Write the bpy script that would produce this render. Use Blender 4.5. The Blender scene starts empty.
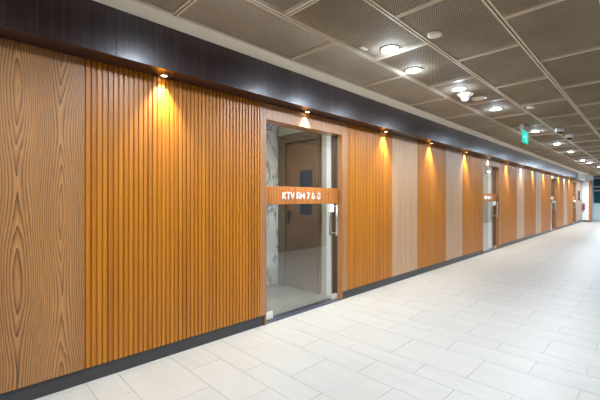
import bpy, bmesh, math, random
from mathutils import Vector, Matrix
random.seed(7)
S = bpy.context.scene
COL = S.collection

# ---------------------------------------------------------------- dimensions
CAM_H = 1.4
F_PX = 351.0
ANG = math.atan2(352, 351)
Y_FACE = 3.03      # face of the timber panels
Y_CORE = 3.06      # wall behind them
Z_LOW = 0.115      # bottom of the panels
Z_TOP = 2.468      # soffit
Z_CEIL = 2.835
Y_BULK = 2.825
Y_RIGHT = -0.65
X_NEAR, X_FAR = -4.0, 30.0

# ---------------------------------------------------------------- node helpers
class NT:
    def __init__(s, name):
        s.m = bpy.data.materials.new(name); s.m.use_nodes = True
        s.t = s.m.node_tree; s.t.nodes.clear()
        s.out = s.t.nodes.new('ShaderNodeOutputMaterial')
    def n(s, typ, props=None, **ins):
        nd = s.t.nodes.new(typ)
        for k, v in (props or {}).items(): setattr(nd, k, v)
        for k, v in ins.items():
            key = int(k[1:]) if k[0] == '_' and k[1:].isdigit() else k.replace('__', ' ')
            s.set(nd, key, v)
        return nd
    def set(s, nd, key, v):
        sock = nd.inputs[key]
        if isinstance(v, bpy.types.NodeSocket): s.t.links.new(v, sock)
        elif isinstance(v, bpy.types.Node): s.t.links.new(v.outputs[0], sock)
        else: sock.default_value = v
    def math(s, op, a, b=None, c=None, clamp=False):
        nd = s.n('ShaderNodeMath', {'operation': op, 'use_clamp': clamp}, _0=a)
        if b is not None: s.set(nd, 1, b)
        if c is not None: s.set(nd, 2, c)
        return nd.outputs[0]
    def ramp(s, fac, stops, interp='LINEAR'):
        nd = s.n('ShaderNodeValToRGB', None, Fac=fac); r = nd.color_ramp; r.interpolation = interp
        while len(r.elements) < len(stops): r.elements.new(0.5)
        for e, (p, c) in zip(r.elements, stops): e.position = p; e.color = (*c, 1)
        return nd.outputs[0]
    def mix(s, fac, a, b, blend='MIX'):
        nd = s.n('ShaderNodeMix', {'data_type': 'RGBA', 'blend_type': blend})
        s.set(nd, 0, fac)
        for key, v in ((6, a), (7, b)):
            s.set(nd, key, (*v, 1) if isinstance(v, tuple) else v)
        return nd.outputs[2]
    def noise(s, vec, scale=1, detail=2, rough=.5, dist=0):
        nd = s.n('ShaderNodeTexNoise', None, Vector=vec, Scale=scale, Detail=detail, Roughness=rough, Distortion=dist)
        return nd.outputs[0]
    def coords(s, scale=(1, 1, 1), loc=(0, 0, 0), kind='Object'):
        tc = s.n('ShaderNodeTexCoord')
        mp = s.n('ShaderNodeMapping', None, Vector=tc.outputs[kind], Scale=scale, Location=loc)
        return mp.outputs[0]
    def bsdf(s, color, rough=.5, metal=0, spec=.5, bump=None, bstr=.2, bdist=.01, **kw):
        b = s.n('ShaderNodeBsdfPrincipled')
        s.set(b, 'Base Color', (*color, 1) if isinstance(color, tuple) else color)
        s.set(b, 'Roughness', rough); s.set(b, 'Metallic', metal); s.set(b, 'Specular IOR Level', spec)
        for k, v in kw.items(): s.set(b, k.replace('__', ' '), v)
        if bump is not None:
            bp = s.n('ShaderNodeBump', None, Strength=bstr, Distance=bdist, Height=bump)
            s.t.links.new(bp.outputs[0], b.inputs['Normal'])
        s.t.links.new(b.outputs[0], s.out.inputs[0])
        return b

def srgb(r, g, b):
    f = lambda v: (v/255/12.92) if v/255 <= .04045 else ((v/255+.055)/1.055)**2.4
    return (f(r), f(g), f(b))

def plain(name, col, rough=.5, metal=0, spec=.5, var=.06, scale=6):
    t = NT(name)
    n = t.noise(t.coords(), scale, 3)
    k = t.math('MULTIPLY_ADD', n, var*2, 1-var)
    c = t.mix(1.0, col, t.n('ShaderNodeCombineColor', None, Red=k, Green=k, Blue=k).outputs[0], 'MULTIPLY')
    t.bsdf(c, rough, metal, spec)
    return t.m

def emit(name, col, strength):
    t = NT(name)
    e = t.n('ShaderNodeEmission', None, Color=(*col, 1), Strength=strength)
    t.t.links.new(e.outputs[0], t.out.inputs[0])
    return t.m

# ---------------------------------------------------------------- materials
def mat_ribbed():
    t = NT('amber_timber')
    tc = t.n('ShaderNodeTexCoord')
    v = tc.outputs['Object']
    fine = t.noise(t.n('ShaderNodeMapping', None, Vector=v, Scale=(170, 170, 3.0)).outputs[0], 1, 4, .6)
    isl = t.n('ShaderNodeSeparateXYZ', None, Vector=v)
    cell = t.math('FLOOR', t.math('DIVIDE', isl.outputs[0], .0395))
    wn = t.n('ShaderNodeTexWhiteNoise', {'noise_dimensions': '1D'}, W=cell).outputs[0]
    mid = t.noise(t.n('ShaderNodeMapping', None, Vector=v, Scale=(26, 26, .8)).outputs[0], 1, 2)
    f = t.math('ADD', t.math('MULTIPLY', fine, .45), t.math('ADD', t.math('MULTIPLY', wn, .16), t.math('MULTIPLY', mid, .36)))
    c = t.ramp(f, [(.22, RIB[0]), (.5, RIB[1]), (.78, RIB[2])])
    t.bsdf(c, .5, 0, .25, bump=fine, bstr=.1, bdist=.002, Coat__Weight=.85, Coat__Roughness=.38)
    return t.m
RIB = [srgb(136, 76, 0), srgb(182, 109, 2), srgb(206, 134, 14)]

FLAME = (.015, .1275)   # first figure column, half spacing of the columns
def mat_flame():
    """veneer with cathedral figure: contour lines of a stretched height field"""
    t = NT('walnut_flame_veneer')
    v = t.coords((1, 1, 1))
    xyz = t.n('ShaderNodeSeparateXYZ', None, Vector=v)
    low = t.noise(t.n('ShaderNodeMapping', None, Vector=v, Scale=(3.4, 3.4, .9)).outputs[0], 1, 2)
    wob = t.noise(t.n('ShaderNodeMapping', None, Vector=v, Scale=(34, 34, 1.1)).outputs[0], 1, 2)
    xw = t.math('ADD', xyz.outputs[0], t.math('MULTIPLY_ADD', low, .10, -.05 + FLAME[0]))
    dx = t.math('DIVIDE', t.math('PINGPONG', xw, FLAME[1]), FLAME[1])
    col = t.math('FLOOR', t.math('DIVIDE', t.math('ADD', xw, FLAME[1]), 2*FLAME[1]))
    ph = t.math('MULTIPLY', t.n('ShaderNodeTexWhiteNoise', {'noise_dimensions': '1D'}, W=col).outputs[0], 6.28)
    eye = t.math('COSINE', t.math('ADD', t.math('MULTIPLY', xyz.outputs[2], 4.9), ph))
    h = t.math('ADD', t.math('POWER', dx, 1.35), t.math('MULTIPLY', eye, .17))
    ring = t.math('ADD', t.math('MULTIPLY', h, 8.2), t.math('ADD', t.math('MULTIPLY', wob, .9), t.math('MULTIPLY', low, 2.6)))
    tri = t.math('FRACT', ring)
    line = t.math('POWER', tri, 2.2)
    fib = t.noise(t.n('ShaderNodeMapping', None, Vector=v, Scale=(260, 260, 5)).outputs[0], 1, 4, .6)
    big = t.noise(t.n('ShaderNodeMapping', None, Vector=v, Scale=(6, 6, .4)).outputs[0], 1, 2)
    f = t.math('ADD', t.math('MULTIPLY', line, .48), t.math('ADD', t.math('MULTIPLY', fib, .55), t.math('MULTIPLY', big, .22)))
    c = t.ramp(f, [(.28, srgb(188, 134, 76)), (.5, srgb(164, 110, 58)), (.86, srgb(90, 54, 26))])
    t.bsdf(c, .45, 0, .5, bump=fib, bstr=.1, bdist=.002, Coat__Weight=.4, Coat__Roughness=.34)
    return t.m

def mat_straight(name, c0, c1, c2, rough=.42, sx=150, spec=.4, coat=.6, crough=.42):
    t = NT(name)
    v = t.coords()
    fib = t.noise(t.n('ShaderNodeMapping', None, Vector=v, Scale=(sx, sx, 2.2)).outputs[0], 1, 5, .62)
    mid = t.noise(t.n('ShaderNodeMapping', None, Vector=v, Scale=(24, 24, .5)).outputs[0], 1, 2)
    f = t.math('ADD', t.math('MULTIPLY', fib, .65), t.math('MULTIPLY', mid, .4))
    c = t.ramp(f, [(.3, c0), (.52, c1), (.76, c2)])
    t.bsdf(c, rough, 0, spec, bump=fib, bstr=.08, bdist=.002, Coat__Weight=coat, Coat__Roughness=crough)
    return t.m

def mat_floor():
    t = NT('porcelain_tile')
    v = t.coords()
    isl = t.n('ShaderNodeNewGeometry').outputs['Random Per Island']
    # each tile is cut from another piece of the stone pattern
    off = t.n('ShaderNodeCombineXYZ', None, X=t.math('MULTIPLY', isl, 37.0), Y=t.math('MULTIPLY', isl, 91.0), Z=0.0).outputs[0]
    vv = t.n('ShaderNodeVectorMath', {'operation': 'ADD'}, _0=v, _1=off).outputs[0]
    a = t.noise(t.n('ShaderNodeMapping', None, Vector=vv, Scale=(9, 1.6, 1)).outputs[0], 1, 5, .6, .6)
    b = t.noise(vv, 26, 4, .65)
    f = t.math('ADD', t.math('MULTIPLY', a, .5), t.math('ADD', t.math('MULTIPLY', b, .3), t.math('MULTIPLY_ADD', isl, .07, .07)))
    c = t.ramp(f, [(.25, srgb(168, 164, 157)), (.5, srgb(178, 174, 167)), (.75, srgb(187, 183, 176))])
    t.bsdf(c, t.math('MULTIPLY_ADD', b, .15, .33), 0, .5, bump=b, bstr=.04, bdist=.002)
    return t.m

def mat_expanded():
    """expanded-metal sheet: diamond openings one can see through"""
    t = NT('expanded_metal')
    v = t.coords()
    s = t.n('ShaderNodeSeparateXYZ', None, Vector=v)
    px, py = .034, .0155
    u = t.math('DIVIDE', s.outputs[0], px); w = t.math('DIVIDE', s.outputs[1], py)
    a = t.math('ABSOLUTE', t.math('SUBTRACT', t.math('FRACT', t.math('ADD', u, w)), .5))
    b = t.math('ABSOLUTE', t.math('SUBTRACT', t.math('FRACT', t.math('SUBTRACT', u, w)), .5))
    strand = t.math('MAXIMUM', a, b)          # near .5 on the strands
    solid = t.math('GREATER_THAN', strand, .31)
    n = t.noise(t.n('ShaderNodeMapping', None, Vector=v, Scale=(1.3, 2.2, 1)).outputs[0], 1, 4)
    c = t.ramp(n, [(.3, srgb(154, 139, 115)), (.7, srgb(178, 162, 136))])
    p = t.bsdf(c, .75, 0, .15)
    tr = t.n('ShaderNodeBsdfTransparent')
    mx = t.n('ShaderNodeMixShader', None, Fac=solid)
    t.t.links.new(tr.outputs[0], mx.inputs[1]); t.t.links.new(p.outputs[0], mx.inputs[2])
    t.t.links.new(mx.outputs[0], t.out.inputs[0])
    return t.m

def mat_glass(name, tint=(.96, .97, .955), ior=1.95):
    t = NT(name)
    g = t.n('ShaderNodeNewGeometry')
    dt = t.n('ShaderNodeVectorMath', {'operation': 'DOT_PRODUCT'}, _0=g.outputs['Normal'], _1=g.outputs['Incoming'])
    k = t.math('SUBTRACT', 1.0, t.math('ABSOLUTE', dt.outputs['Value']), clamp=True)
    r0 = ((ior-1)/(ior+1))**2
    fr = t.math('MULTIPLY_ADD', t.math('POWER', k, 5.0), 1-r0, r0)
    tr = t.n('ShaderNodeBsdfTransparent', None, Color=(*tint, 1))
    gl = t.n('ShaderNodeBsdfGlossy', None, Roughness=.015, Color=(1, 1, 1, 1))
    mx = t.n('ShaderNodeMixShader', None, Fac=fr)
    t.t.links.new(tr.outputs[0], mx.inputs[1]); t.t.links.new(gl.outputs[0], mx.inputs[2])
    t.t.links.new(mx.outputs[0], t.out.inputs[0])
    return t.m

def mat_marble():
    t = NT('white_marble')
    v = t.coords()
    d = t.noise(v, 1.5, 4, .6)
    r = t.noise(t.n('ShaderNodeMapping', None, Vector=v, Rotation=(0, .7, 0), Scale=(2.4, 1, 1.0)).outputs[0], 1.3, 5, .55, 1.2)
    k = t.math('ABSOLUTE', t.math('SUBTRACT', r, .5))
    c = t.ramp(k, [(0.0, srgb(120, 124, 126)), (.018, srgb(196, 199, 200)), (.06, srgb(236, 238, 238))])
    t.bsdf(t.mix(t.math('MULTIPLY', d, .1), c, srgb(205, 210, 214)), .25)
    return t.m

M = {}
M['rib'] = mat_ribbed()
M['flame'] = mat_flame()
M['veneer'] = mat_straight('sheen_paled_walnut', srgb(158, 116, 82), srgb(186, 146, 110), srgb(206, 170, 136))  # lighter base for the far panels, glancing sheen mixed into the colour
M['frame'] = mat_straight('frame_veneer', srgb(134, 86, 44), srgb(162, 108, 60), srgb(184, 134, 84), sx=110)
M['band'] = mat_straight('band_timber', srgb(140, 78, 26), srgb(178, 108, 44), srgb(202, 136, 68), sx=90)
M['espresso'] = mat_straight('espresso_veneer', srgb(30, 17, 16), srgb(46, 28, 28), srgb(68, 46, 46), .36, 60, .35, .5, .25)
M['greypanel'] = mat_straight('grey_brown_panel', srgb(136, 108, 94), srgb(156, 128, 112), srgb(172, 146, 130))
M['browndoor'] = mat_straight('brown_door_veneer', srgb(82, 54, 28), srgb(98, 68, 38), srgb(112, 82, 48), .4, 70)
M['browndark'] = plain('dark_reveal', srgb(38, 28, 22), .5)
M['architrave'] = plain('taupe_architrave', srgb(104, 84, 60), .4)
M['base'] = plain('charcoal_laminate', srgb(58, 58, 60), .38, 0, .5, .1, 14)
M['tile'] = mat_floor()
M['vtile'] = plain('grey_stone_tile', srgb(122, 119, 112), .3, 0, .5, .2, 4)
M['grout'] = plain('tile_grout', srgb(150, 146, 139), .8)
M['mesh'] = mat_expanded()
M['tee'] = plain('ceiling_edge_metal', srgb(214, 201, 177), .45, .1)
M['plenum'] = plain('plenum_paint', srgb(38, 35, 32), .9)
M['cream'] = plain('cream_paint', srgb(246, 234, 212), .55)
M['white'] = plain('white_paint', srgb(232, 230, 224), .6, var=.02)
M['lobby'] = plain('cream_lobby_paint', srgb(226, 220, 204), .6, var=.02)
M['lobbygrey'] = plain('grey_lobby_paint', srgb(186, 180, 168), .6, var=.02)
M['offwhite'] = plain('offwhite_plastic', srgb(226, 216, 198), .4, var=.02)
M['cwhite'] = plain('white_plastic', srgb(236, 238, 238), .3, var=.02)
M['black'] = plain('black_plastic', srgb(22, 22, 24), .25)
M['corridor'] = plain('dark_taupe_wall_paint', srgb(84, 72, 60), .6)
M['greybulk'] = plain('pale_grey_paint', srgb(206, 212, 208), .5)
M['steel'] = plain('brushed_steel', srgb(200, 200, 198), .28, .9, var=.04)
M['chrome'] = plain('pale_satin_steel', srgb(222, 222, 214), .3, .55, var=.03)
M['sill'] = plain('blue_grey_aluminium', srgb(120, 124, 138), .3, .7)
M['marble'] = mat_marble()
M['glass'] = mat_glass('clear_glass')
M['vision'] = plain('dark_blue_glass', srgb(26, 38, 52), .08)
M['teal'] = plain('dark_teal_glass', srgb(36, 84, 98), .1, 0, .6, .3, 2.5)
M['frost'] = plain('frosted_panel', srgb(205, 222, 228), .4)
M['palemetal'] = plain('pale_metal', srgb(190, 208, 216), .35, .2)
M['red'] = plain('red_enamel', srgb(170, 30, 34), .3)
M['endwood'] = mat_straight('end_timber', srgb(124, 74, 36), srgb(158, 102, 56), srgb(180, 124, 76))
M['lens'] = emit('cool_lamp_lens', (.80, .90, 1.0), 110)
M['warmlens'] = emit('warm_lamp_lens', (1.0, .78, .48), 16)
M['lettering'] = plain('white_lettering', srgb(244, 244, 240), .4, var=.01)
M['exit'] = emit('lit_exit_pane', (.02, .55, .42), 1.0)
M['exitmark'] = emit('lit_exit_mark', (.30, .9, .8), 1.1)

# ---------------------------------------------------------------- mesh helpers
def box(bm, x0, x1, y0, y1, z0, z1, bev=0.0, mat=0, seg=1):
    t = bmesh.new()
    bmesh.ops.create_cube(t, size=1)
    for v in t.verts:
        v.co = Vector((x0 + (v.co.x+.5)*(x1-x0), y0 + (v.co.y+.5)*(y1-y0), z0 + (v.co.z+.5)*(z1-z0)))
    if bev > 0:
        bmesh.ops.bevel(t, geom=t.edges[:], offset=bev, segments=seg, affect='EDGES', profile=.5)
    merge(bm, t, mat)

def merge(bm, t, mat=0):
    vm = {v: bm.verts.new(v.co) for v in t.verts}
    for f in t.faces:
        nf = bm.faces.new([vm[v] for v in f.verts]); nf.material_index = mat; nf.smooth = f.smooth
    t.free()

def lathe(bm, prof, seg=28, c=(0, 0, 0), mat=0, axis='Z', smooth=True):
    """prof: (radius, height) list, revolved; ends on the axis are closed"""
    rings = []
    def P(r, h, a):
        x, y = r*math.cos(a), r*math.sin(a)
        if axis == 'Z': return Vector((c[0]+x, c[1]+y, c[2]+h))
        if axis == 'X': return Vector((c[0]+h, c[1]+x, c[2]+y))
        return Vector((c[0]+x, c[1]+h, c[2]+y))
    for r, h in prof:
        if r < 1e-6: rings.append([bm.verts.new(P(0, h, 0))])
        else: rings.append([bm.verts.new(P(r, h, 2*math.pi*k/seg)) for k in range(seg)])
    for a, b in zip(rings, rings[1:]):
        for k in range(seg):
            q = (k+1) % seg
            vs = []
            for v in (a[k % len(a)], a[q % len(a)], b[q % len(b)], b[k % len(b)]):
                if v not in vs: vs.append(v)
            if len(vs) > 2:
                f = bm.faces.new(vs); f.material_index = mat; f.smooth = smooth

def tube(bm, pts, r, seg=12, mat=0):
    pts = [Vector(p) for p in pts]
    rings = []
    for i, p in enumerate(pts):
        d = (pts[min(i+1, len(pts)-1)] - pts[max(i-1, 0)]).normalized()
        u = d.orthogonal().normalized() if i == 0 else (rings[-1][1] - d*rings[-1][1].dot(d)).normalized()
        w = d.cross(u)
        rings.append(([bm.verts.new(p + (u*math.cos(2*math.pi*k/seg) + w*math.sin(2*math.pi*k/seg))*r) for k in range(seg)], u))
    for (a, _), (b, _) in zip(rings, rings[1:]):
        for k in range(seg):
            f = bm.faces.new([a[k], a[(k+1) % seg], b[(k+1) % seg], b[k]]); f.smooth = True; f.material_index = mat
    bm.faces.new(rings[0][0]).material_index = mat; bm.faces.new(rings[-1][0]).material_index = mat

def flat(bm, pts, y0, t=.002):
    a = [bm.verts.new((p[0], y0, p[1])) for p in pts]; b = [bm.verts.new((p[0], y0-t, p[1])) for p in pts]
    bm.faces.new(a); bm.faces.new(b)
    for i in range(len(pts)):
        j = (i+1) % len(pts); bm.faces.new([a[i], a[j], b[j], b[i]])

def world_loc(o):
    v = Vector((0, 0, 0))
    while o is not None: v += Vector(o.location); o = o.parent
    return v

def obj(name, bm, mats, parent=None, loc=None, fix=True):
    """bm is in world coordinates; becomes ONE mesh object with its origin at loc (or its parent's origin)"""
    if not isinstance(mats, (list, tuple)): mats = [mats]
    base = world_loc(parent) if parent is not None else Vector(loc or (0, 0, 0))
    if fix: bmesh.ops.recalc_face_normals(bm, faces=bm.faces[:])
    bmesh.ops.translate(bm, verts=bm.verts[:], vec=-base)
    me = bpy.data.meshes.new(name); bm.to_mesh(me); bm.free()
    for m in mats: me.materials.append(M[m])
    o = bpy.data.objects.new(name, me); COL.objects.link(o)
    if parent is not None: o.parent = parent
    else: o.location = base
    return o

def empty(name, loc):
    o = bpy.data.objects.new(name, None); o.empty_display_size = .1
    COL.objects.link(o); o.location = loc
    return o

def tag(o, label, cat, group=None):
    o['label'] = label; o['category'] = cat
    if group: o['group'] = group
    return o

def struct(o, label=None, cat=None):
    o['kind'] = 'structure'
    if label: o['label'] = label
    if cat: o['category'] = cat
    return o

def lamp(name, kind, loc, energy, color, radius, size=None, blend=None, rot=(0, 0, 0)):
    L = bpy.data.lights.new(name, kind); L.energy = energy; L.color = color
    L.shadow_soft_size = radius
    if kind == 'SPOT': L.spot_size = math.radians(size); L.spot_blend = blend
    o = bpy.data.objects.new(name, L); COL.objects.link(o); o.location = loc; o.rotation_euler = rot
    return o

# ---------------------------------------------------------------- setting: floor
DOORS = [(2.40, 3.955), (9.50, 11.03), (17.93, 19.40), (23.87, 25.11)]
bm = bmesh.new()
cols = [.22, .43, .30]
x = .73 - .95*5; k = 0
while x < X_FAR:
    wd = (.22, .43, .30)[k % 3]
    off = .045 if k % 2 else .37
    y = off - .655*3
    while y < 3.12:
        y0, y1 = max(y, Y_RIGHT), min(y+.655, 3.12)
        if y1 - y0 > .02:
            g = .0016
            a, b, c_, d = x+g, x+wd-g, y0+g, y1-g
            vs = [bm.verts.new(p) for p in ((a, c_, 0), (b, c_, 0), (b, d, 0), (a, d, 0))]
            bm.faces.new(vs)
            lo = [bm.verts.new((v.co.x, v.co.y, -.004)) for v in vs]
            for i in range(4):
                j = (i+1) % 4
                bm.faces.new([vs[j], vs[i], lo[i], lo[j]])
        y += .655
    x += wd; k += 1
box(bm, X_NEAR, X_FAR+.1, Y_RIGHT, 3.12, -.12, -.003, mat=1)
struct(obj('floor', bm, ['tile', 'grout'], loc=(0, 0, 0)), 'pale stone tile corridor floor', 'floor')

# ---------------------------------------------------------------- setting: ceiling
TX, TY = 1.255, .60
rows = [2.648, 2.05, 1.45, .85, .25, -.35, -.65]
bm = bmesh.new()
for r in range(6):
    ya, yb = rows[r+1], rows[r]
    x0 = 1.243 if r % 2 == 0 else 1.87
    x = x0 - TX*5
    while x < X_FAR:
        g, w = .006, .016
        a, b = x+g, min(x+TX-g, X_FAR); c_, d = ya+g, yb-g
        z = Z_CEIL
        for (p0, p1, q0, q1) in ((a, b, c_, c_+w), (a, b, d-w, d), (a, a+w, c_+w, d-w), (b-w, b, c_+w, d-w)):
            box(bm, p0, p1, q0, q1, z, z+.03)
        vs = [bm.verts.new(p) for p in ((a+w, c_+w, z+.004), (b-w, c_+w, z+.004), (b-w, d-w, z+.004), (a+w, d-w, z+.004))]
        bm.faces.new(vs).material_index = 1
        x += TX
box(bm, X_NEAR, X_FAR, Y_RIGHT, 2.70, Z_CEIL+.45, Z_CEIL+.55, mat=2)
struct(obj('ceiling', bm, ['tee', 'mesh', 'plenum'], loc=(0, 0, Z_CEIL)), 'expanded metal mesh ceiling tiles with pale edges', 'ceiling')

bm = bmesh.new()
sec = [(2.650, Z_CEIL), (Y_BULK, Z_CEIL-.013), (Y_BULK+.05, Z_CEIL-.013), (Y_BULK+.05, Z_CEIL+.05), (2.650, Z_CEIL+.05)]
ra = [bm.verts.new((X_NEAR, a, b)) for a, b in sec]; rb = [bm.verts.new((27.2, a, b)) for a, b in sec]
for i in range(5): bm.faces.new([ra[i], ra[(i+1) % 5], rb[(i+1) % 5], rb[i]])
bm.faces.new(ra); bm.faces.new(rb)
box(bm, X_NEAR, 27.2, 2.652, 2.676, Z_CEIL+.05, Z_CEIL+.45)
struct(obj('trim_1', bm, ['cream'], loc=(0, 2.74, Z_CEIL)), 'cream strip between the mesh ceiling and the dark bulkhead', 'ceiling trim')

# dark timber bulkhead in boards, with a soffit
bm = bmesh.new()
x = -4.0
while x < 24.0:
    x1 = min(x+2.44, 24.0)
    box(bm, x, x1-.002, Y_BULK, 3.20, Z_TOP, Z_CEIL-.014)
    x = x1
struct(obj('trim_2', bm, ['espresso'], loc=(0, 3.0, Z_TOP)), 'dark espresso timber bulkhead over the panelled wall', 'bulkhead')
bm = bmesh.new()
box(bm, 24.0, 27.58, Y_BULK-.03, 3.20, Z_TOP+.02, Z_CEIL-.014)
struct(obj('trim_3', bm, ['greybulk'], loc=(24, 3.0, Z_TOP)), 'pale grey bulkhead at the far end of the wall', 'bulkhead')

# core of the left wall between the door openings
bm = bmesh.new()
edges = [X_NEAR] + [e for d in DOORS for e in d] + [27.55]
base_edges = [X_NEAR] + [e for d in DOORS for e in (d[0]+.073, d[1]-.102)] + [27.55]
for a, b in zip(edges[::2], edges[1::2]):
    box(bm, a, b, Y_CORE, 3.16, 0, Z_TOP-.002)
struct(obj('wall_left', bm, ['browndark'], loc=(0, Y_CORE, 0)))
for a, b in zip(base_edges[::2], base_edges[1::2]):
    bm = bmesh.new()
    x = a
    while x < b-.01:
        x1 = min(x+3.05, b)
        box(bm, x, x1-.002, Y_CORE-.014, Y_CORE, 0, Z_LOW)
        x = x1
    struct(obj('baseboard_left', bm, ['base'], loc=(a, Y_CORE, 0)), 'charcoal skirting board under the timber panels', 'baseboard')

bm = bmesh.new(); box(bm, X_NEAR, X_FAR, Y_RIGHT-.12, Y_RIGHT, 0, Z_CEIL+.45)
struct(obj('wall_right', bm, ['corridor'], loc=(0, Y_RIGHT, 0)))
bm = bmesh.new(); box(bm, X_NEAR-.12, X_NEAR, Y_RIGHT-.12, 3.20, 0, Z_CEIL+.45)
struct(obj('wall_back', bm, ['corridor'], loc=(X_NEAR, 0, 0)))

# ---------------------------------------------------------------- timber panels
def ribbed(x0, x1, label):
    n = max(3, round((x1-x0)/.0395)); p = (x1-x0)/n
    pts = []
    yb, yf = Y_FACE+.012, Y_FACE
    for i in range(n):
        s = x0 + i*p
        pts += [(s, yb), (s+p*.20, yb), (s+p*.24, yf+.004), (s+p*.33, yf), (s+p*.88, yf), (s+p*.97, yf+.004)]
    pts += [(x1, yb), (x1, Y_CORE-.001), (x0, Y_CORE-.001)]
    bm = bmesh.new()
    lo = [bm.verts.new((a, b, Z_LOW)) for a, b in pts]; hi = [bm.verts.new((a, b, Z_TOP-.003)) for a, b in pts]
    m = len(pts)
    for i in range(m):
        j = (i+1) % m
        bm.faces.new([lo[i], lo[j], hi[j], hi[i]])
    bm.faces.new(lo); bm.faces.new(hi)
    return tag(obj('ribbed_timber_panel', bm, ['rib'], loc=(x0, Y_FACE, Z_LOW)), label, 'wall panel', 'ribbed amber timber wall panels')

def smooth(x0, x1, label, mat='veneer', name='smooth_veneer_panel', grp='smooth veneer wall panels'):
    bm = bmesh.new()
    box(bm, x0+.002, x1-.002, Y_FACE, Y_CORE-.001, Z_LOW, Z_TOP-.003, .0015)
    return tag(obj(name, bm, [mat], loc=(x0, Y_FACE, Z_LOW)), label, 'wall panel', grp)

smooth(-1.2, .72, 'wide smooth walnut panel with flame grain, at the near end of the wall', 'flame')
smooth(5.18, 6.06, 'smooth sheen-paled walnut panel, first past the KTV RM 7 & 8 glass door')
smooth(7.32, 8.22, 'smooth sheen-paled walnut panel, second past the KTV RM 7 & 8 glass door')
smooth(12.75, 13.67, 'smooth sheen-paled walnut panel, first past the second glass door')
smooth(15.32, 16.23, 'smooth sheen-paled walnut panel, second past the second glass door')
smooth(21.13, 22.13, 'smooth sheen-paled walnut panel between the third and fourth glass doors')
ribbed(.72, 2.40, 'widest ribbed amber timber panel, between flame grained panel and first glass door')
ribbed(3.955, 5.18, 'ribbed amber timber panel directly right of the KTV RM 7 & 8 door')
ribbed(6.06, 7.32, 'ribbed amber timber panel standing between the two smooth panels before the second door')
ribbed(8.22, 9.50, 'ribbed amber timber panel directly left of the second glass door')
ribbed(11.03, 12.75, 'ribbed amber timber panel directly right of the second glass door')
ribbed(13.67, 15.32, 'ribbed amber timber panel between the two smooth panels past the second door')
ribbed(16.23, 17.93, 'ribbed amber timber panel directly left of the third glass door')
ribbed(19.40, 21.13, 'ribbed amber timber panel directly right of the third glass door')
ribbed(22.13, 23.87, 'ribbed amber timber panel directly left of the fourth, farthest glass door')
smooth(25.11, 27.55, 'plain grey brown panel at the far end, carrying a dark wall screen', 'greypanel', 'grey_end_panel', None)

bm = bmesh.new(); box(bm, 25.9, 26.75, Y_FACE-.06, Y_FACE-.001, 1.34, 1.86, .008)
scr = tag(obj('wall_screen', bm, ['black'], loc=(26.3, Y_FACE-.001, 1.34)), 'small dark upright screen mounted on the grey brown end panel', 'screen')
bm = bmesh.new(); box(bm, 25.93, 26.72, Y_FACE-.063, Y_FACE-.0602, 1.37, 1.83)
obj('display', bm, ['vision'], scr)

# ---------------------------------------------------------------- glass doors and their vestibules
GLYPH = {   # bold strokes on a unit-high cell: width, list of polylines
 'K': (.62, [[(0, 0), (0, 1)], [(.58, 1), (.08, .46)], [(.2, .56), (.6, 0)]]),
 'T': (.60, [[(0, 1), (.6, 1)], [(.3, 1), (.3, 0)]]),
 'V': (.64, [[(0, 1), (.32, 0), (.64, 1)]]),
 'R': (.60, [[(0, 0), (0, 1), (.4, 1), (.55, .9), (.57, .74), (.52, .56), (.38, .48), (0, .48)], [(.32, .48), (.6, 0)]]),
 'M': (.76, [[(0, 0), (0, 1), (.38, .28), (.76, 1), (.76, 0)]]),
 '7': (.54, [[(0, 1), (.54, 1), (.18, 0)]]),
 '8': (.66, [[(.33, 1), (.08, .93), (.05, .76), (.12, .57), (.33, .52), (.57, .44), (.66, .27), (.57, .07), (.33, 0), (.09, .07), (0, .27), (.09, .44), (.33, .52), (.54, .57), (.61, .76), (.58, .93), (.33, 1)]]),
 '&': (.70, [[(.70, 0), (.16, .70), (.16, .88), (.28, 1), (.40, .92), (.42, .76), (.12, .44), (.02, .24), (.12, .04), (.30, 0), (.48, .10), (.64, .44)]]),
}
def lettering(body, x0, x1, zmid, h, y, parent):
    total = sum(GLYPH[c][0]+.25 if c != ' ' else .42 for c in body) - .25
    kx = (x1-x0)/(total*h)
    bm = bmesh.new(); x = 0; w = .165*h/2
    for c in body:
        if c == ' ': x += .42; continue
        for line in GLYPH[c][1]:
            P = [Vector((x0 + (x+a)*h*kx, zmid - h/2 + w + b*(h-2*w))) for a, b in line]
            for a, b in zip(P, P[1:]):
                d = (b-a).normalized(); q = Vector((-d.y, d.x))*w; e = d*w*(.55 if len(P) < 9 else .3)
                flat(bm, [a-e+q, b+e+q, b+e-q, a-e-q], y, .005)
        x += GLYPH[c][0]+.25
    return obj('lettering', bm, ['lettering'], parent)

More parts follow.
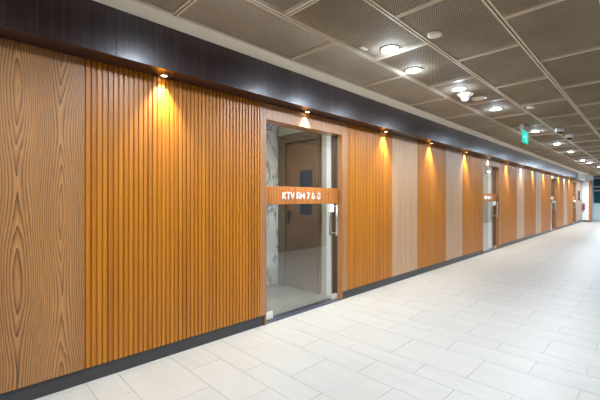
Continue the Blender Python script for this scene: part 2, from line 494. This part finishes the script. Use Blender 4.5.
def glass_door(n, x0, x1, label, letters=None, marks=False):
    xl, xr = x0+.09, x1-.12
    zt = 2.285
    root = struct(empty('door_%d' % n, ((x0+x1)/2, 3.1, 0)), label, 'door')
    for a, b in ((x0, xl), (xr, x1)):
        bm = bmesh.new(); box(bm, a+.001, b, Y_FACE-.005, 3.108, Z_LOW, Z_TOP-.003, .0015)
        e0, e1 = (b-.016, b) if b == xl else (a+.001, a+.017)
        box(bm, e0, e1, Y_FACE-.003, 3.108, 0.0, Z_LOW-.0005); jb = obj('door_jamb', bm, ['frame'], root)
        bm = bmesh.new(); box(bm, a+.001, b, 3.109, 3.20, 0.0, Z_TOP-.003); obj('door_stop', bm, ['browndark'], jb)
    bm = bmesh.new(); box(bm, xl+.0005, xr-.0005, Y_FACE-.005, 3.20, zt, Z_TOP-.003, .0015); obj('door_head', bm, ['frame'], root)
    bm = bmesh.new()
    box(bm, xl, xr, 3.04, 3.20, 0.0, .008); box(bm, xl, xr, 3.055, 3.085, .008, .014); box(bm, xl, xr, 3.15, 3.19, .008, .014)
    obj('threshold', bm, ['sill'], root)
    yg = 3.112
    bm = bmesh.new(); box(bm, xl+.006, xr-.006, yg, yg+.012, .02, zt-.008)
    leaf = obj('glass_leaf', bm, ['glass'], root)
    for (a, b, c_, d) in ((xl+.006, xl+.16, .014, .10), (xr-.12, xr-.008, .014, .085)):
        bm = bmesh.new(); box(bm, a, b, yg-.016, yg+.028, c_, d, .003); obj('patch_fitting', bm, ['chrome'], leaf)
    bm = bmesh.new(); box(bm, xl+.002, xl+.05, yg-.02, yg+.03, zt-.03, zt-.001, .002)
    box(bm, xl+.01, xl+.15, yg-.014, yg+.026, zt-.085, zt-.03, .003)
    obj('top_pivot', bm, ['black'], leaf)
    # ribbed sign band across the glass
    bm = bmesh.new()
    m = 34; bw = (xr-xl-.02)/m
    for i in range(m):
        a = xl+.01+i*bw
        box(bm, a+.002, a+bw-.002, yg-.020, yg-.012, 1.340, 1.545, .0012)
    box(bm, xl+.008, xr-.008, yg-.012, yg-.0005, 1.336, 1.549)
    for z in (1.40, 1.485): box(bm, xl+.01, xr-.01, yg-.0215, yg-.0185, z-.0025, z+.0025)
    band = obj('sign_band', bm, ['band'], root)
    if letters:
        lettering(letters, xl+.305, xl+.965, 1.440, .088, yg-.0205, band)
    elif marks:
        bm = bmesh.new(); xx = xl+.28
        for w in (.075, .075, .08, 0, .09, .11, 0, .06):
            if w: box(bm, xx, xx+w*.8, yg-.026, yg-.021, 1.395, 1.480)
            xx += w if w else .05
        obj('lettering', bm, ['lettering'], band)
    # pull handles, one on each face
    hb = bmesh.new()
    xh = xr-.075
    for s in (-1, 1):
        yo = yg+.006 + s*.06
        tube(hb, [(xh, yo, .90), (xh, yo, 1.325)], .013)
        for z in (.93, 1.30): tube(hb, [(xh, yg+.006 + s*.0065, z), (xh, yo, z)], .009)
    h = obj('pull_handle', hb, ['steel'], root)
    bm = bmesh.new(); box(bm, xr-.16, xr-.09, yg-.022, yg+.034, 1.22, 1.33, .004)
    obj('lock_case', bm, ['cwhite'], root)
    return xl, xr

glass_door(1, *DOORS[0], 'glass door lettered KTV RM 7 & 8 on a ribbed timber band', 'KTV RM 7 & 8')
glass_door(2, *DOORS[1], 'second glass door along the panelled wall, opening on a white marble lobby', marks=True)
glass_door(3, *DOORS[2], 'third glass door along the panelled wall, with a brown door inside', marks=True)
glass_door(4, *DOORS[3], 'fourth and farthest glass door, beside the grey brown end panel', marks=True)

def vestibule(i, x0, x1, inner=True):
    xl, xr = x0+.04, x1-.075
    yb = 4.39; zt = 2.62; y0 = 3.201
    bm = bmesh.new()
    box(bm, xl-.06, xr+.06, y0-.08, yb+.06, -.1, -.001)
    struct(obj('floor', bm, ['vtile'], loc=(xl, y0, 0)))
    bm = bmesh.new(); box(bm, xl-.06, xr+.06, y0, yb+.06, zt, zt+.05)
    struct(obj('ceiling', bm, ['white'], loc=(xl, y0, zt)))
    bm = bmesh.new(); box(bm, xl-.06, xr+.06, yb, yb+.06, 0, zt)
    struct(obj('wall_north', bm, ['marble'], loc=(xl, yb, 0)))
    bm = bmesh.new(); box(bm, xl-.06, xl, y0, yb, 0, zt)
    struct(obj('wall_west', bm, ['white'], loc=(xl, y0, 0)))
    bm = bmesh.new(); box(bm, xr, xr+.06, y0, yb, 0, zt)
    struct(obj('wall_east', bm, ['lobbygrey'], loc=(xr, y0, 0)))
    bm = bmesh.new(); box(bm, xr-.03, xr-.0005, 3.235, 3.32, .001, zt-.001, .002)
    struct(obj('trim_6', bm, ['cwhite'], loc=(xr, 3.27, 0)), 'narrow white upright just inside the glass door', 'trim')
    if inner:
        r = struct(empty('door_%d' % (4+i), (xr, 3.93, 0)), 'brown timber inner door with dark glass panel behind glass door %s' % ('KTV RM 7 & 8' if i == 1 else 'number %d along the wall' % (i)), 'door')
        bm = bmesh.new()
        for (a, b, t) in ((3.47, 3.52, .05), (4.19, 4.24, .05)): box(bm, xr-t, xr-.001, a, b, 0, 2.345, .002)
        for (a, b, t) in ((4.24, 4.31, .035), (4.31, 4.385, .022), (3.44, 3.47, .035)): box(bm, xr-t, xr-.001, a, b, 0, 2.40, .002)
        box(bm, xr-.05, xr-.001, 3.52, 4.19, 2.30, 2.345, .002)
        box(bm, xr-.035, xr-.001, 3.44, 4.31, 2.345, 2.40, .002)
        box(bm, xr-.022, xr-.001, 3.44, 4.385, 2.40, 2.44, .002)
        obj('architrave', bm, ['architrave'], r)
        bm = bmesh.new(); box(bm, xr-.012, xr-.001, 3.52, 4.19, .0, 2.30); obj('door_stop', bm, ['browndark'], r)
        bm = bmesh.new(); box(bm, xr-.03, xr-.013, 3.528, 4.172, .008, 2.27, .002)
        d = obj('door_leaf', bm, ['browndoor'], r)
        bm = bmesh.new(); box(bm, xr-.034, xr-.0305, 3.61, 3.86, 1.16, 1.84, .001)
        v = obj('vision_panel', bm, ['vision'], d)
        bm = bmesh.new()
        box(bm, xr-.040, xr-.030, 4.09, 4.15, 1.02, 1.22, .002)
        tube(bm, [(xr-.03, 4.12, 1.17), (xr-.085, 4.12, 1.17), (xr-.09, 4.10, 1.17), (xr-.09, 3.98, 1.17)], .011)
        obj('lever_handle', bm, ['black'], d)
    return xl, xr, yb, zt
VEST = [vestibule(1, *DOORS[0]), vestibule(2, *DOORS[1], False), vestibule(3, *DOORS[2]), vestibule(4, *DOORS[3])]

# ---------------------------------------------------------------- far end
bm = bmesh.new(); box(bm, 27.56, 27.66, 2.70, 3.16, .0, 2.53)
struct(obj('wall_end', bm, ['white'], loc=(27.6, 2.9, 0)))
bm = bmesh.new(); box(bm, 27.54, 27.559, 2.70, 3.02, 0, .10)
struct(obj('baseboard_end', bm, ['base'], loc=(27.55, 2.9, 0)))
bm = bmesh.new(); box(bm, 27.52, 27.68, 2.57, 2.699, 0, 2.53, .004)
struct(obj('trim_4', bm, ['endwood'], loc=(27.6, 2.63, 0)), 'upright timber post at the end of the short white wall', 'post')
bm = bmesh.new(); box(bm, 27.3, 27.70, 2.50, 3.05, 2.531, Z_CEIL-.002)
struct(obj('trim_5', bm, ['greybulk'], loc=(27.5, 2.8, 2.53)))

# glazed screen across the corridor end: frames, dark panes above, frosted panels below
wr = struct(empty('window_1', (30.0, 1.2, 0)), 'dark teal glazed screen with pale lower panels closing the corridor end', 'window')
ys = [Y_RIGHT, -.05, .55, 1.15, 1.75, 2.30, 2.76, 3.4]
bm = bmesh.new()
for y in ys: box(bm, 29.96, 30.08, y-.045, y+.045, 0, Z_CEIL, .003)
for z in (1.10, 1.95, 2.20, 2.76): box(bm, 29.97, 30.07, ys[0], ys[-1], z-.035, z+.035, .003)
box(bm, 29.97, 30.07, ys[0], ys[-1], 0, .06)
obj('window_frame', bm, ['palemetal'], wr)
for a, b in zip(ys, ys[1:]):
    bm = bmesh.new(); box(bm, 30.01, 30.03, a+.045, b-.045, 1.13, 2.73); obj('pane', bm, ['teal'], wr)
    bm = bmesh.new(); box(bm, 29.995, 30.03, a+.045, b-.045, .06, 1.065); obj('lower_panel', bm, ['frost'], wr)
bm = bmesh.new(); box(bm, 30.10, 30.2, Y_RIGHT-.1, 3.5, 0, Z_CEIL+.45)
struct(obj('wall_far', bm, ['plenum'], loc=(30.1, 1, 0)))

# fire extinguisher on the short white wall
fx, fy = 27.46, 2.93
ex = tag(empty('fire_extinguisher', (fx+.1, fy, .72)), 'small red fire extinguisher hanging on the short white wall at far end', 'fire extinguisher')
bm = bmesh.new(); lathe(bm, [(0, .72), (.038, .72), (.042, .735), (.042, 1.03), (.036, 1.08), (.022, 1.10), (0, 1.10)], 20, (fx, fy, 0)); obj('cylinder', bm, ['red'], ex)
bm = bmesh.new(); lathe(bm, [(0, 1.101), (.02, 1.101), (.02, 1.14), (0, 1.14)], 14, (fx, fy, 0)); box(bm, fx-.012, fx+.012, fy-.05, fy+.05, 1.141, 1.16, .003); obj('valve', bm, ['black'], ex)
bm = bmesh.new(); tube(bm, [(fx-.02, fy+.02, 1.12), (fx-.06, fy+.075, 1.08), (fx-.03, fy+.085, .95), (fx-.02, fy+.085, .66)], .011); obj('hose', bm, ['black'], ex)
bm = bmesh.new(); box(bm, fx+.0425, fx+.098, fy-.03, fy+.03, .85, 1.0, .003); obj('wall_bracket', bm, ['steel'], ex)

# ---------------------------------------------------------------- lamps
WARM = (1.0, .91, .74); COOL = (.78, .89, 1.0)
def dup(root, loc):
    r = root.copy(); COL.objects.link(r); r.location = loc
    for ch in root.children:
        c = ch.copy(); COL.objects.link(c); c.parent = r
    return r

def make_downlight(name, loc, R, ring, lens):
    t = empty(name, loc)
    x, y, z = loc
    bm = bmesh.new(); lathe(bm, [(R*.80, .004), (R*.80, -.002), (R*.86, -.007), (R*.97, -.007), (R, -.004), (R, -.0005), (R*.8, -.0005)], 32, (x, y, z)); obj('trim_ring', bm, [ring], t)
    bm = bmesh.new(); lathe(bm, [(0, -R*.15), (R*.4, -R*.13), (R*.66, -R*.08), (R*.79, -.001)], 32, (x, y, z)); obj('lens', bm, [lens], t, fix=False)
    return t

SOFFIT = [
 (1.31, 'small warm soffit downlight over the widest ribbed panel, nearest the camera'),
 (3.10, 'small warm soffit downlight over the KTV RM 7 & 8 glass door'),
 (4.89, 'small warm soffit downlight over the ribbed panel right of the first door'),
 (6.52, 'small warm soffit downlight over the ribbed panel between two smooth panels'),
 (8.33, 'small warm soffit downlight over the ribbed panel left of the second door'),
 (9.92, 'small warm soffit downlight over the second glass door'),
 (11.56, 'small warm soffit downlight over the ribbed panel right of the second door'),
 (13.23, 'small warm soffit downlight over first smooth panel past the second door'),
 (14.79, 'small warm soffit downlight over the second ribbed panel past the second door'),
 (16.54, 'small warm soffit downlight over the ribbed panel left of the third door'),
 (18.30, 'small warm soffit downlight over the third glass door'),
 (19.75, 'small warm soffit downlight over the ribbed panel right of the third door'),
 (21.20, 'small warm soffit downlight over the smooth panel past the third door'),
 (22.60, 'small warm soffit downlight over the ribbed panel left of farthest door'),
]
YS = 2.978
sd = None
for x, lab in SOFFIT:
    loc = (x, YS, Z_TOP)
    if sd is None: sd = o = make_downlight('soffit_downlight', loc, .031, 'chrome', 'warmlens')
    else: o = dup(sd, loc)
    tag(o, lab, 'downlight', 'warm downlights in the bulkhead soffit')
    lamp('soffit_light', 'SPOT', (x, YS, Z_TOP-.012), 100, WARM, .012, 76, 1.0, (math.radians(4), 0, 0))

CEIL = [
 (2.98, 1.77, 'round cool ceiling downlight nearest the camera, first of the bright row'),
 (3.66, 1.88, 'second round cool ceiling downlight, close behind the nearest one'),
 (4.70, 1.78, 'third ceiling downlight, just before the white bell shaped fixture'),
 (6.16, 1.76, 'fourth ceiling downlight, just past the white bell shaped fixture'),
 (8.80, 1.75, 'fifth ceiling downlight, just behind the green exit sign'),
 (11.21, 1.75, 'sixth ceiling downlight, first past the two dome cameras'),
 (13.43, 1.75, 'seventh ceiling downlight, second past the two dome cameras'),
 (16.70, 1.83, 'eighth ceiling downlight, left one of the far close pair'),
 (18.10, 1.78, 'ninth ceiling downlight, behind the far close pair'),
 (20.60, 1.68, 'tenth ceiling downlight, third from the far end'),
 (23.40, 1.70, 'eleventh ceiling downlight, second from the far end'),
 (26.00, 1.72, 'last ceiling downlight before the glazed corridor end'),
]
PC, PF = 66, 26
cd = None
for x, y, lab in CEIL:
    loc = (x, y, Z_CEIL)
    if cd is None: cd = o = make_downlight('ceiling_downlight', loc, .088, 'cwhite', 'lens')
    else: o = dup(cd, loc)
    tag(o, lab, 'downlight', 'cool downlights along the mesh ceiling')
    lamp('ceiling_light', 'SPOT', (x, y, Z_CEIL-.03), PC if x < 22 else (PC*2.0 if x < 25 else PC*5), COOL, .06, 166, .5)
    lamp('halo_fill', 'POINT', (x, y, Z_CEIL-.05), 5.0, (.62, .78, 1.0), .03)  # added point light imitating the bloom haze around each lamp
# further fixtures of the same run and an unseen fill run added on the right, above and behind the camera
x = -2.2
for x in (-2.4, -.5, 1.35):
    tag(dup(cd, (x, 1.77, Z_CEIL)), 'cool ceiling downlight of the bright row, above and behind the viewer', 'downlight', 'cool downlights behind the viewer')
    lamp('ceiling_light', 'SPOT', (x, 1.77, Z_CEIL-.03), PC, COOL, .06, 166, .5)
    lamp('halo_fill', 'POINT', (x, 1.77, Z_CEIL-.05), 5.0, (.62, .78, 1.0), .03)
for x in [-3.2 + 1.3*q for q in range(25)]:
    if 4.8 < x < 7.5: continue        # gap keeps reflections of the added fill lamps off the first glass door
    tag(dup(cd, (x, .15, Z_CEIL)), 'cool fill downlight added out of view along the right wall', 'downlight', 'added fill downlights along the right wall')
    lamp('ceiling_light', 'SPOT', (x, .15, Z_CEIL-.03), PF if x < 22 else PF*2.2, COOL, .06, 166, .5)  # unseen fill lamp, added to even out the corridor light

# vestibule lamps
for i, (xl, xr, yb, zt) in enumerate(VEST):
    loc = (xl+.62, 3.62, zt)
    o = dup(cd, loc)
    tag(o, 'ceiling downlight inside the lobby behind glass door %s' % ('KTV RM 7 & 8', 'number two', 'number three', 'number four')[i], 'downlight')
    lamp('lobby_light', 'SPOT', (loc[0], loc[1], zt-.016), (44, 50, 30, 30)[i], (1, .90, .74), .06, 150, .6)

# ---------------------------------------------------------------- small ceiling fixtures
def disc(name, loc, R, h, label, cat, mat='offwhite'):
    bm = bmesh.new(); lathe(bm, [(0, -h), (R*.72, -h), (R*.95, -h*.75), (R, -h*.3), (R, -.0005), (0, -.0005)], 28, loc)
    return tag(obj(name, bm, [mat], loc=loc), label, cat)
disc('ceiling_disc', (2.98, 1.33, Z_CEIL), .062, .022, 'small cream round disc on the ceiling, right of the nearest bright downlight', 'ceiling fixture')
disc('ceiling_disc', (5.30, 1.73, Z_CEIL), .10, .022, 'flat cream round disc on the ceiling just behind the white bell fixture', 'ceiling fixture')
disc('ceiling_disc', (6.40, 1.33, Z_CEIL), .06, .02, 'small cream disc on the ceiling above and right of the exit sign', 'ceiling fixture')
bm = bmesh.new(); box(bm, 2.74, 2.84, 1.92, 1.96, Z_CEIL-.006, Z_CEIL-.0005, .002)
tag(obj('ceiling_plate', bm, ['tee'], loc=(2.79, 1.94, Z_CEIL)), 'small pale oblong plate on the ceiling left of the nearest bright downlight', 'ceiling fixture')

loc = (4.98, 1.80, Z_CEIL)
b_ = tag(empty('bell_fixture', loc), 'white bell shaped fixture under the ceiling between third and fourth downlights', 'ceiling fixture')
bm = bmesh.new(); lathe(bm, [(0, -.0005), (0.1008, -0.0005), (0.1044, -0.0070), (0.1008, -0.0141), (0.0675, -0.0405), (0.0540, -0.0546)], 32, loc); obj('flared_base', bm, ['offwhite'], b_)
bm = bmesh.new(); lathe(bm, [(0.0540, -0.0546), (0.0522, -0.0748), (0.0405, -0.0933), (0.0198, -0.1038), (0, -.1065)], 32, loc); obj('dome', bm, ['cwhite'], b_)

def dome_cam(loc, label):
    t = tag(empty('dome_camera', loc), label, 'security camera', 'white dome cameras on the ceiling')
    x, y, z = loc
    bm = bmesh.new(); lathe(bm, [(0, -.0005), (0.0741, -0.0005), (0.0764, -0.0117), (0.0764, -0.0546), (0.0686, -0.0718), (0.0546, -0.0764)], 32, loc); obj('housing', bm, ['cwhite'], t)
    bm = bmesh.new(); lathe(bm, [(0.0538, -0.0757), (0.0499, -0.0920), (0.0374, -0.1061), (0.0187, -0.1147), (0, -.117)], 28, loc); obj('dark_dome', bm, ['black'], t)
dome_cam((8.75, 1.32, Z_CEIL), 'white dome camera with black bubble, nearer of the two past the exit sign')
dome_cam((9.75, 1.30, Z_CEIL), 'white dome camera with black bubble, farther of the two past the exit sign')

# exit sign hung along the corridor
xs, y = 7.95, 1.75
e = tag(empty('exit_sign', (xs, y, Z_CEIL)), 'green lit exit sign with white top housing hanging from the ceiling', 'exit sign')
bm = bmesh.new(); box(bm, xs-.26, xs+.26, y-.035, y+.035, Z_CEIL-.125, Z_CEIL-.001, .006); obj('housing', bm, ['cwhite'], e)
bm = bmesh.new(); box(bm, xs-.215, xs+.225, y-.006, y+.006, Z_CEIL-.345, Z_CEIL-.1255, .002); pane = obj('green_pane', bm, ['exit'], e)
bm = bmesh.new()
ox, oz = xs+.03, Z_CEIL-.325
P = lambda L: [(ox+u, oz+v) for u, v in L]
flat(bm, P([(-.02, .165), (.0, .175), (.02, .165), (.022, .145), (.0, .135), (-.02, .145)]), y-.0075)      # head
flat(bm, P([(-.03, .130), (.02, .128), (.035, .075), (.0, .065)]), y-.0075)                                 # trunk
flat(bm, P([(.0, .07), (.034, .078), (.075, .045), (.06, .005), (.04, .008), (.05, .04)]), y-.0075)         # front leg
flat(bm, P([(.0, .07), (.02, .06), (-.02, .015), (-.075, .012), (-.075, .03), (-.03, .035)]), y-.0075)      # back leg
flat(bm, P([(-.03, .13), (-.025, .11), (-.065, .085), (-.075, .098)]), y-.0075)
flat(bm, P([(.02, .128), (.022, .108), (.06, .095), (.075, .12), (.062, .125), (.055, .11)]), y-.0075)
flat(bm, [(xs-.19, oz+.09), (xs-.13, oz+.14), (xs-.13, oz+.105), (xs-.07, oz+.105), (xs-.07, oz+.075), (xs-.13, oz+.075), (xs-.13, oz+.04)], y-.0075)
obj('running_figure_and_arrow', bm, ['exitmark'], pane)

# ---------------------------------------------------------------- world, camera, view
w = bpy.data.worlds.new('World'); S.world = w; w.use_nodes = True
w.node_tree.nodes['Background'].inputs[0].default_value = (.55, .58, .62, 1)
w.node_tree.nodes['Background'].inputs[1].default_value = .15
cam = bpy.data.cameras.new('Camera'); cam.sensor_width = 36; cam.lens = F_PX/600*36
cam.shift_y = -1/600; cam.clip_start = .05; cam.clip_end = 200
co = bpy.data.objects.new('Camera', cam); COL.objects.link(co)
co.location = (0, 0, CAM_H); co.rotation_euler = (math.pi/2, 0, -(math.pi/2-ANG))
S.camera = co
vs = S.view_settings
vs.view_transform = 'Standard'; vs.look = 'None'; vs.gamma = 1; vs.exposure = 0.48; vs.use_curve_mapping = False
S.cycles.max_bounces = 10; S.cycles.transparent_max_bounces = 24; S.cycles.sample_clamp_indirect = 6
